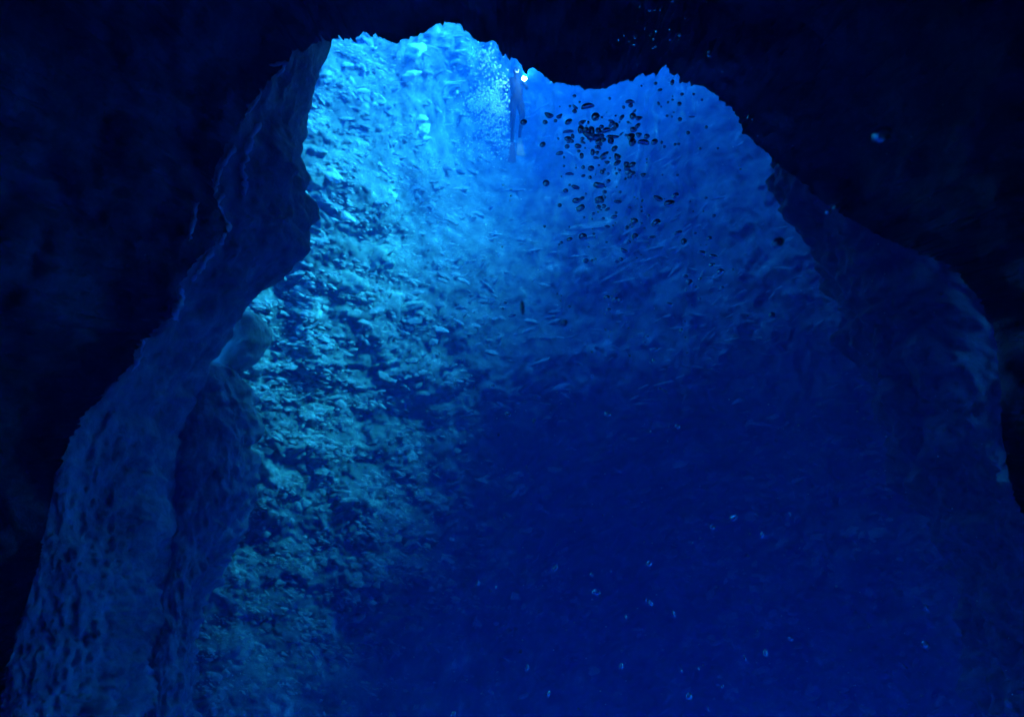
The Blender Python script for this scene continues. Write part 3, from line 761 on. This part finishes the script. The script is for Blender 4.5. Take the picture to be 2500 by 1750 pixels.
add((1600, 430), 6.56, [(320, 315, 106, 78, 32, 'egg'), (810, 352, 50, 34), (560, 408, 32, 26), (355, 550, 28, 28), (605, 565, 30, 28), (770, 565, 28, 24), (935, 640, 64, 46, 28, 'egg'),
    (1960, 1070, 215, 160, 38, 'egg', 1.5), (365, 910, 118, 58, 20, 'egg'), (455, 1050, 84, 96, 0, 'round'), (635, 918, 48, 34), (865, 998, 80, 64, 22, 'egg'), (725, 1108, 28, 18), (815, 1105, 28, 18), (745, 1228, 106, 62, -4, 'egg'),
    (930, 1288, 120, 62, -10, 'egg'), (778, 1290, 36, 30), (908, 1425, 90, 66, 14, 'egg'), (1045, 1525, 100, 74, 18, 'egg'), (1240, 1502, 42, 40)])
add((1600, 560), 7.303, [(540, 840, 82, 58, -10, 'egg'), (605, 945, 104, 108, 20, 'round'), (800, 885, 74, 46, 32, 'egg'), (718, 1030, 50, 40), (540, 1100, 32, 42), (1190, 1050, 75, 56, 22, 'egg'), (1150, 1096, 85, 34, 10, 'drop'),
    (790, 1240, 56, 44), (250, 1328, 100, 60, -18, 'drop'), (650, 1350, 36, 18), (2080, 1530, 112, 112, 0, 'round', 2.4), (1645, 1545, 34, 30)])
add((1200, 700), 4.592, [(155, 180, 32, 28), (125, 247, 28, 25), (228, 325, 84, 28, 8, 'egg'), (345, 240, 52, 160, 4, 'egg', 1.5), (338, 185, 34, 44, 0, 'round', 1.55), (808, 405, 84, 104, -15, 'drop', 1.4), (870, 225, 34, 28), (1298, 122, 66, 44, 0, 'egg'),
    (1382, 147, 68, 38, 36, 'egg'), (1440, 157, 40, 34), (1392, 72, 22, 20), (1310, 260, 54, 38, 20, 'egg'), (2165, 392, 28, 25), (2125, 495, 38, 46), (2170, 568, 28, 22), (1745, 560, 34, 30), (1715, 628, 30, 32),
    (1822, 705, 86, 36, 10, 'egg'), (2190, 742, 28, 22), (1810, 828, 22, 32), (1775, 850, 16, 30), (1130, 1002, 28, 24), (1888, 1142, 36, 26), (1940, 1165, 68, 28, -38, 'drop'), (185, 1425, 66, 48, -10, 'egg'), (1300, 1425, 70, 48, -10, 'egg'),
    (475, 1505, 34, 60, -15, 'egg', 1.5), (2085, 1565, 52, 40, -20, 'egg'), (15, 1108, 38, 32)])
add((1250, 150), 3.28, [(93, 488, 50, 38, 5, 'egg'), (265, 488, 36, 32), (245, 668, 44, 36, 35, 'egg'), (1150, 178, 26, 22), (1283, 170, 28, 40, -20), (1185, 230, 34, 20, 15), (1360, 265, 28, 22), (1455, 265, 22, 18), (1520, 310, 20, 18),
    (1340, 342, 32, 30), (1555, 528, 24, 24), (1410, 573, 28, 26), (295, 432, 70, 42, -18, 'bean'), (1345, 465, 30, 30), (1440, 445, 46, 12), (273, 975, 48, 46, 0, 'round'), (1305, 665, 22, 18), (1335, 663, 22, 20),
    (1505, 700, 22, 18), (1648, 697, 18, 18), (1325, 912, 20, 18), (260, 1322, 20, 22)])
# the lower, paler ones
add((833, 1166), 2.755, [(1440, 608, 50, 32, 35, 'twin', 2.6), (1683, 653, 25, 25, 0, 'round', 2.6), (1715, 770, 58, 34, -8, 'egg', 2.6), (2070, 577, 36, 35, 0, 'round', 2.8), (2082, 842, 28, 40, 20, 'egg', 2.6), (2048, 822, 14, 25, 0, None, 2.6),
    (2235, 917, 20, 46, 12, 'egg', 2.6), (1917, 938, 18, 30, 10, None, 2.6), (1883, 1267, 28, 44, -8, 'egg', 2.6), (2287, 1295, 18, 25, 0, None, 2.6), (1395, 1450, 20, 44, -8, 'egg', 2.6), (1250, 1278, 24, 45, -15, 'egg', 2.6),
    (755, 1588, 30, 42, -30, 'egg', 2.6), (1040, 735, 14, 26, -15, None, 2.6), (920, 712, 20, 36, -25, None, 2.6), (1580, 250, 14, 14, 0, None, 2.6), (1760, 252, 12, 12, 0, None, 2.6), (1452, 450, 10, 15, 0, None, 2.6),
    (1327, 100, 14, 14, 0, None, 2.6), (1813, 627, 10, 14, 0, None, 2.6)])
add((1667, 1166), 2.7515, [(42, 1470, 38, 50, -10, 'egg', 2.0), (170, 1550, 13, 48, 10, None, 2.2), (265, 1400, 12, 28, 10, None, 2.2), (420, 1213, 16, 44, 14, 'egg', 2.2), (105, 1280, 11, 24, 8, None, 2.2), (345, 268, 62, 40, 38, 'drop', 2.2),
    (200, 332, 36, 30, 0, 'egg', 2.4), (532, 385, 24, 40, -20, 'egg', 2.4), (60, 438, 12, 18, 0, None, 2.4), (720, 243, 18, 22, 20, None, 2.4), (555, 1175, 30, 52, 0, 'egg', 2.2), (725, 1080, 36, 24, 0, None, 2.2),
    (495, 1053, 10, 20, 0, None, 2.2), (1635, 870, 20, 64, 20, 'drop', 1.9), (1630, 1120, 46, 50, 0, 'egg', 1.9), (1485, 1260, 74, 22, -38, 'drop', 1.9), (2215, 1530, 110, 46, -42, 'bean', 1.0)])
# glints under the dark ceiling
add((1450, 0), 5.102, [(580, 75, 52, 24, 60, None, 2.2), (700, 128, 36, 34, 0, None, 2.2), (760, 125, 25, 36, 0, None, 2.2), (825, 120, 30, 46, 0, None, 2.2), (980, 18, 36, 34, 0, None, 2.2), (1412, 20, 28, 38, -20, None, 2.2),
    (1140, 215, 64, 22, 75, None, 2.2), (540, 265, 24, 25, 0, None, 2.2), (645, 330, 112, 30, 68, 'drop', 2.2), (780, 385, 42, 50, 0, None, 2.2), (378, 445, 25, 38, 0, None, 2.2), (315, 490, 28, 56, -15, None, 2.2),
    (508, 468, 36, 36, 0, None, 2.2), (435, 520, 24, 30, 0, None, 2.2), (505, 555, 42, 36, 0, None, 2.2), (698, 440, 22, 36, 0, None, 2.2), (748, 488, 36, 36, 0, None, 2.2), (950, 497, 34, 28, 0, None, 2.2),
    (1072, 443, 48, 34, 0, None, 2.2), (740, 598, 40, 34, 0, None, 2.2), (772, 575, 26, 44, -20, None, 2.2), (1435, 692, 46, 38, 0, None, 2.2), (1435, 648, 30, 34, 0, None, 2.2), (1255, 925, 40, 22, 40, None, 2.2), (1608, 893, 28, 30, 0, None, 2.2),
    (355, 750, 20, 24, 0, None, 2.2), (540, 802, 20, 22, 20, None, 2.2), (112, 358, 12, 30, 0, None, 2.2), (985, 530, 20, 22, 0, None, 2.2), (1060, 495, 18, 32, 0, None, 2.2), (945, 360, 22, 52, 0, None, 2.2),
    (1975, 1490, 30, 26, 0, None, 2.4), (1922, 1450, 70, 22, 75, None, 2.4)])
# three big ones near the lens on the right
add((0, 0), 1.0, [(2154, 328, 46, 34, 25, 'egg', 1.1), (2177, 312, 24, 8, 50, 'egg', 1.1), (2022, 517, 14, 13, 0, 'round', 1.4), (2038, 506, 9, 11, -30, 'egg', 1.4)])


LAND = [  # photo position, full label, short name
    (1435, 263, "widest domed black bubble at the top left of the bubble cluster", "widest domed bubble"),
    (1454, 286, "round black ringed bubble just right below the widest domed bubble", "ringed bubble"),
    (1538, 251, "black pointed cap shaped bubble alone at the top of the cluster", "pointed cap bubble"),
    (1341, 282, "bean shaped black bubble high on the left of the cluster", "high left bean bubble"),
    (1278, 299, "black oval bubble furthest left, close to the diver", "leftmost oval bubble"),
    (1325, 354, "tilted oval bubble left of the cluster and below the leftmost one", "lower left oval bubble"),
    (1366, 375, "drop shaped bubble with a bright glint left of the cluster", "glinting drop bubble"),
    (1388, 323, "long flat black bubble on the left side of the cluster", "long flat bubble"),
    (1447, 334, "largest ragged black bubble in the heart of the cluster", "ragged heart bubble"),
    (1481, 321, "black domed bubble with a blue window in the heart of the cluster", "windowed dome bubble"),
    (1497, 335, "black T shaped ragged bubble right of the cluster's heart", "T shaped bubble"),
    (1571, 351, "wide black hat shaped bubble right of the cluster", "hat shaped bubble"),
    (1598, 347, "oval bubble with a blue centre furthest right of the cluster", "right oval bubble"),
    (1545, 284, "round dark bubble with a bean bubble attached at upper right", "paired round bubble"),
    (1556, 309, "slanting black bubble over a round one, right part of cluster", "slanting bubble"),
    (1474, 381, "long ragged black bubble rising to the right below the cluster", "rising ragged bubble"),
    (1507, 383, "hook shaped dark bubble below the cluster", "hook bubble"),
    (1507, 398, "slanting oval bubble right under the hook bubble", "oval under the hook"),
    (1443, 412, "round black bubble with a ring under the left part of the cluster", "ringed round bubble"),
    (1390, 426, "thin flat black bubble below the left side of the cluster", "thin flat bubble"),
    (1333, 447, "lone round bubble far left below the cluster", "lone round bubble"),
    (1530, 420, "ragged column of black air at the lower right of the cluster", "ragged column"),
    (1461, 452, "wide flat ragged bubble in the middle of the trail", "wide ragged bubble"),
    (1405, 457, "slanting black bubble with a thin white glint, left of trail", "white striped bubble"),
    (1407, 490, "long two lobed bubble with a bright left end", "two lobed bubble"),
    (1418, 508, "black corner shaped bubble under the two lobed bubble", "corner shaped bubble"),
    (1462, 485, "black curled bubble clump in the middle of the trail", "curled clump"),
    (1508, 493, "flat dark oval bubble right of the curled clump", "flat dark oval"),
    (1607, 485, "plain black slanting bubble upper left of three on the right", "plain slanting bubble"),
    (1634, 497, "largest bubble of three on the right, with pale blue centre", "pale centred bubble"),
    (1649, 478, "tilted oval bubble, the topmost of three on the right", "topmost of three"),
    (1601, 544, "big black tilted bubble with a white streak in its middle", "white streaked bubble"),
    (1549, 541, "round black bubble with two tiny white glints on its top", "two glint bubble"),
    (1423, 578, "big round dark blue bubble at the left of the lower trail", "big blue bubble"),
    (1550, 578, "round black bubble with a blue left side, centre of lower trail", "blue sided bubble"),
    (1592, 580, "flat oval bubble right of the blue sided one", "flat oval bubble"),
    (1524, 612, "curved black bubble beside the light blue wedge of rock", "curved bubble"),
    (1656, 568, "long slanting bubble with a thin highlight, lower right", "long slanting bubble"),
    (1669, 590, "round bubble with a bright upper left, under the long slanting one", "bright topped bubble"),
    (1714, 617, "flat oval bubble upper left of a chain of four on the right", "first of the chain"),
    (1742, 626, "striped flat bubble in the chain of four on the right", "striped chain bubble"),
    (1738, 647, "plain black round bubble third in the chain on the right", "third of the chain"),
    (1759, 663, "oval bubble with a bright centre lowest in the chain on the right", "lowest of the chain"),
    (1899, 593, "biggest near bubble, half blue and half black, on the far right", "biggest near bubble"),
    (1885, 769, "round glossy bubble with a blue face alone on the right", "glossy round bubble"),
    (1683, 689, "round black bubble with a bright spot on its upper left", "spotted round bubble"),
    (1275, 752, "blurred black upright bubble very near the camera, centre left", "blurred upright bubble"),
    (1376, 788, "blurred dark blue bubble very near the camera, in the centre", "blurred blue bubble"),
    (1250, 771, "thin flat bubble with a white top left of the blurred ones", "thin white bubble"),
    (1597, 854, "thin flat silvery bubble alone below the trail", "thin silvery bubble"),
    (1483, 727, "flat bubble with blue face, leftmost of a row of three", "row of three"),
    (1240, 1010, "pale blue ringed bubble at the left over deep water", "left ringed bubble"),
    (1483, 1010, "pale blue ringed bubble in the middle over deep water", "middle ringed bubble"),
    (1654, 1041, "small dark bubble beside a pale flake over deep water", "flake side bubble"),
    (1303, 1028, "small blurred dark bubble right of the left ringed bubble", "small blurred bubble"),
    (1622, 954, "crooked black bubble with a dot at its upper left end", "crooked bubble"),
    (1356, 1387, "bright two part bubble low in the deep blue water", "bright double bubble"),
    (1444, 1403, "small round shining bubble right of the bright double bubble", "small shining bubble"),
    (1456, 1446, "dim wide bubble below the small shining one", "dim wide bubble"),
    (1584, 1375, "round half bright bubble right in the low water", "half bright bubble"),
    (1589, 1472, "egg shaped bluish bubble below the half bright one", "bluish egg bubble"),
    (1644, 1499, "long thin upright bubble with a white edge", "long thin bubble"),
    (1516, 1626, "upright striped bubble near the bottom edge", "striped low bubble"),
    (1339, 1692, "narrow bright blue bubble close to the bottom edge", "narrow low bubble"),
    (1107, 1742, "slanting pale bubble cut by the bottom edge", "bottom edge bubble"),
    (1682, 1700, "bright white and blue bubble at the bottom right of centre", "bright low bubble"),
    (1792, 1263, "pale flat leaf shaped bubble in the dim right water", "leaf shaped bubble"),
    (2472, 1722, "large curved glowing bubble in the bottom right corner", "corner bubble"),
    (2207, 1624, "slanting pale thin bubble low on the right", "slanting pale bubble"),
    (2261, 1482, "short pale stick shaped bubble low on the right", "stick bubble"),
    (2154, 328, "large glowing blue blurred bubble against the dark right wall", "glowing blue bubble"),
    (2177, 312, "small green tinted glint above the large glowing blue bubble", "green tinted glint"),
    (2022, 517, "small glowing bubble on the right cave edge", "glowing edge bubble"),
    (2038, 506, "tiny pale glint touching the glowing bubble on the right edge", "tiny edge glint"),
    (1603, 75, "round blue glint largest under the dark ceiling", "largest ceiling glint"),
    (1576, 65, "longest slanting blue glint under the dark ceiling", "longest ceiling glint"),
    (1731, 131, "double blue glint alone on the right of the ceiling glints", "double ceiling glint"),
    (1612, 24, "bright oval glint, the rightmost of a row of three near the top edge", "row end glint"),
]
used = {}
for lx, ly, full, short in LAND:
    bi = min(range(len(B)), key=lambda i: (B[i][0] - lx) ** 2 + (B[i][1] - ly) ** 2 if i not in used else 1e9)
    used[bi] = (full, short)
order = sorted(range(len(B)), key=lambda i: -(B[i][2] * B[i][3]) * (100 if i in used else 1))
keep = set(order[:298])
SHAPE = {'round': 'round', 'egg': 'oval', 'cap': 'domed', 'bean': 'bean shaped', 'drop': 'drop shaped', 'twin': 'two part', 'rag': 'ragged'}
labels = {}
for i in order:
    if i in used:
        labels[i] = used[i][0]; continue
    if i not in keep: continue
    x, y, w, h, an_, kd, dp, _ = B[i]
    kd = kd or ('round' if abs(w - h) < .15 * max(w, h) else 'egg')
    B[i][5] = kd
    li = min(used, key=lambda q: math.hypot(B[q][0] - x, B[q][1] - y))
    dx, dy = x - B[li][0], y - B[li][1]
    dist = math.hypot(dx, dy)
    a_ = math.degrees(math.atan2(-dy, dx)) % 360
    dr = ["right of", "right and above", "above", "left and above", "left of", "left and below", "below", "right and below"][int((a_ + 22.5) // 45) % 8]
    sz = max(w, h)
    sw = "tiny" if sz < 4.6 else "very small" if sz < 6.5 else "small" if sz < 9.5 else "medium" if sz < 14 else "large"
    near = "touching and" if dist < 9 else "close," if dist < 17 else "near," if dist < 30 else "some way" if dist < 55 else "far"
    near = {"touching and": "just", "close,": "close", "near,": "a little", "some way": "some way", "far": "far"}[near]
    ori = " upright" if h > 1.35 * w else ""
    labels[i] = "%s%s %s bubble %s %s the %s" % (sw, ori, SHAPE[kd], near, dr, used[li][1])
by = {}
for i, l_ in labels.items(): by.setdefault(l_, []).append(i)
for l_, ii_ in by.items():
    if len(ii_) in (2, 3):
        ii_.sort(key=lambda q: B[q][1])
        for w_, q in zip(("upper", "lower") if len(ii_) == 2 else ("upper", "middle", "lower"), ii_): labels[q] = w_ + " " + l_
cnt = {}
for l_ in labels.values(): cnt[l_] = cnt.get(l_, 0) + 1
extra = []
for i in order:
    x, y, w, h, an_, kd, dp, _ = B[i]
    rr = random.Random(i * 13 + 5)
    d_ = dp if dp else 3.7 + rr.uniform(-.45, .45)
    if dp: d_ *= 1 + rr.uniform(-.04, .04) * (0 if dp < 1.6 else 1)
    k = d_ / FPX
    kd = kd or 'egg'
    a_ = R(an_)
    X1 = math.cos(a_) * RGT + math.sin(a_) * UPV; Z1 = -math.sin(a_) * RGT + math.cos(a_) * UPV
    if not dp: w, h = w * 1.14, h * 1.14
    dep = math.sqrt(w * h) * rr.uniform(.8, 1.1)
    flip = rr.choice((-1, 1)) if kd not in ('cap',) else 1
    M = Matrix([[X1[r_] * w / 2 * k * flip, FWD[r_] * dep / 2 * k * flip, Z1[r_] * h / 2 * k, 0] for r_ in range(3)] + [[0, 0, 0, 1]])
    c_ = P(x, y, d_)
    M.translation = Vector(c_)
    if i not in keep:
        extra.append((M, i)); continue
    clear = (bool(dp) and not (1250 < x < 1910 and 560 < y < 1040)) or y > 1060
    me = (small_clear if clear else small_me) if max(w, h) < 6.5 else rr.choice((KINDS_CLEAR if clear else KINDS)[kd])
    o = bpy.data.objects.new("bubble", me); COL.objects.link(o)
    o.matrix_world = M
    g = "glinting bubbles under the dark ceiling" if y < 200 else "black bubbles rising in the mouth of the cave" if y < 1060 and x < 1980 else "pale bubbles in the deep water and along the sides"
    tag(o, labels[i], "bubble", g)
if extra:
    vv, ff = [], []
    v0, f0 = ico(2); n0 = 0
    for M, i in extra:
        A3 = np.array(M)[:3, :3]; t3 = np.array(M.translation)
        vv.append(v0 @ A3.T + t3); ff.append(f0 + n0); n0 += len(v0)
    eo = link("specks_of_air", mesh_np("specks_of_air", np.concatenate(vv), np.concatenate(ff)), m_air)
    tag(eo, "the faintest tiny bubbles scattered between the larger ones", kind="stuff")
print("bubbles", len(B), "dup labels", sum(c for c in cnt.values() if c > 1))


def specks(name, pts, mat, label):
    """pts: (px,py,depth,diameter in photo px)"""
    v0, f0 = ico(1); pts = np.array(pts, float)
    C = P(pts[:, 0], pts[:, 1], pts[:, 2]); r_ = pts[:, 3] / 2 * pts[:, 2] / FPX
    st = RNG.uniform(.7, 1.35, (len(pts), 1, 3))
    V_ = C[:, None] + v0[None] * r_[:, None, None] * st
    F_ = f0[None] + (np.arange(len(pts)) * len(v0))[:, None, None]
    o = link(name, mesh_np(name, V_.reshape(-1, 3), F_.reshape(-1, 3)), mat)
    tag(o, label, kind="stuff"); return o


m_fizz, t_, b_ = new_mat("white_fizz"); b_.inputs["Base Color"].default_value = (.92, .93, .93, 1); b_.inputs["Roughness"].default_value = .15
m_snow, t_, b_ = new_mat("drifting_particle"); b_.inputs["Base Color"].default_value = (.9, .9, .88, 1); b_.inputs["Roughness"].default_value = .5
# the exhaled cloud beside the diver: narrow at the top, fanning out below
pts = []
for (mx, my, sx_, sy_, n_, lo_s, hi_s) in [(1180, 135, 22, 18, 70, 2.5, 7), (1195, 170, 26, 14, 50, 2.5, 6), (1205, 215, 22, 18, 90, 2, 6), (1190, 250, 38, 20, 330, 1.8, 5), (1215, 262, 20, 22, 200, 1.8, 4.5),
                                            (1165, 262, 30, 16, 120, 2, 4.5), (1205, 300, 34, 18, 170, 1.8, 4), (1210, 335, 36, 20, 110, 1.6, 3.5), (1195, 370, 40, 22, 60, 1.5, 3.2), (1225, 205, 12, 12, 40, 2.5, 5), (1130, 355, 14, 12, 20, 2, 4)]:
    for q_ in range(n_):
        x = mx + RNG.normal() * sx_ * .75; y = my + RNG.normal() * sy_ * .8
        if 1110 < x < 1246 and y > 104 + max(0, x - 1215) * 1.2: pts.append((x, y, 16.5 + RNG.normal() * .35, 1.35 * lo_s + 1.3 * (hi_s - lo_s) * RNG.uniform() ** 2.2))
specks("bubble_cloud", pts, m_fizz, "dense cloud of tiny white bubbles breathed out beside the diver")
sp = [(1470, 287), (1503, 283), (1441, 345), (1490, 399), (1513, 421), (1454, 426), (1550, 343), (1579, 389), (1579, 397), (1473, 476), (1460, 517), (1549, 482), (1556, 485), (1569, 487), (1568, 491), (1552, 502), (1566, 506), (1567, 516),
      (1542, 535), (1550, 533), (1543, 554), (1535, 552), (1574, 557), (1514, 584), (1451, 578), (1447, 558), (1453, 632), (1387, 630), (1371, 721), (1369, 734), (1360, 717), (1494, 723), (1529, 786), (1535, 800), (1479, 805), (1491, 809), (1488, 822), (1543, 823),
      (1445, 859), (1391, 957), (1370, 985), (1404, 986), (1538, 868), (1115, 929), (1112, 941), (1158, 945), (1226, 602), (1228, 452), (1248, 463), (1246, 489), (1247, 478), (2118, 865), (1876, 987), (2093, 1004), (2163, 1065), (1901, 405), (1808, 413), (1806, 405), (1935, 356), (1850, 332), (1837, 292), (1566, 210),
      (1418, 1270), (1473, 1257), (1496, 1260), (1403, 1297), (1573, 1323), (1603, 1451), (1333, 148), (1240, 1013), (1360, 957), (2129, 686), (1297, 1230), (1780, 975), (2298, 718)]
pts = [(x, y, 3.2 + RNG.uniform(-.6, .8), RNG.uniform(3.2, 5.2)) for x, y in sp]
for q_ in range(420):
    x, y = RNG.uniform(350, 2480), RNG.uniform(250, 1740)
    pts.append((x, y, RNG.uniform(1.8, 6), 1.0 + 2.4 * RNG.uniform() ** 3))
for q_ in range(130):
    x, y = RNG.uniform(900, 2400), RNG.uniform(1000, 1745)
    pts.append((x, y, RNG.uniform(1.0, 3.5), 2.0 + 4.0 * RNG.uniform() ** 2))
for q_ in range(160):
    x, y = 1640 + RNG.normal() * 110, 70 + abs(RNG.normal()) * 70 - 40
    pts.append((x, y, RNG.uniform(1.8, 3), RNG.uniform(1.0, 2.4)))
specks("drifting_particles", pts, m_snow, "fine pale particles drifting in the water")


# ------------------------------------------------------------------ haze: the sea water itself
def haze_box(x0, x1, y0, y1, z0, z1):
    v = np.array([(x, y, z) for x in (x0, x1) for y in (y0, y1) for z in (z0, z1)], float)
    f = np.array([(0, 1, 3, 2), (4, 6, 7, 5), (0, 4, 5, 1), (2, 3, 7, 6), (0, 2, 6, 4), (1, 5, 7, 3)])
    return mesh_np("haze", v, f, smooth=False)


mz = bpy.data.materials.new("sea_water_haze"); mz.use_nodes = True
t = mz.node_tree; t.nodes.clear()
mo = t.nodes.new("ShaderNodeOutputMaterial"); pv = t.nodes.new("ShaderNodeVolumePrincipled")
t.links.new(pv.outputs[0], mo.inputs["Volume"])
# scatter = d*col ; absorb = d*(1-col)*(1-sqrt(abs))
HD = 0.17
pv.inputs["Density"].default_value = HD
pv.inputs["Color"].default_value = (0.006, 0.060, 0.20, 1)
pv.inputs["Absorption Color"].default_value = (0.02, 0.46, 0.80, 1)
pv.inputs["Anisotropy"].default_value = 0.1
lo = V_slope.reshape(-1, 3).min(0); hi = V_slope.reshape(-1, 3).max(0)
print("slope bounds", lo, hi, "shell", S.reshape(-1, 3).min(0), S.reshape(-1, 3).max(0))
HZ = link("haze", haze_box(-34, 34, -12, 36, -16, 24.5), mz)
tag(HZ, "clear deep blue sea water filling the cave and canyon", kind="stuff")
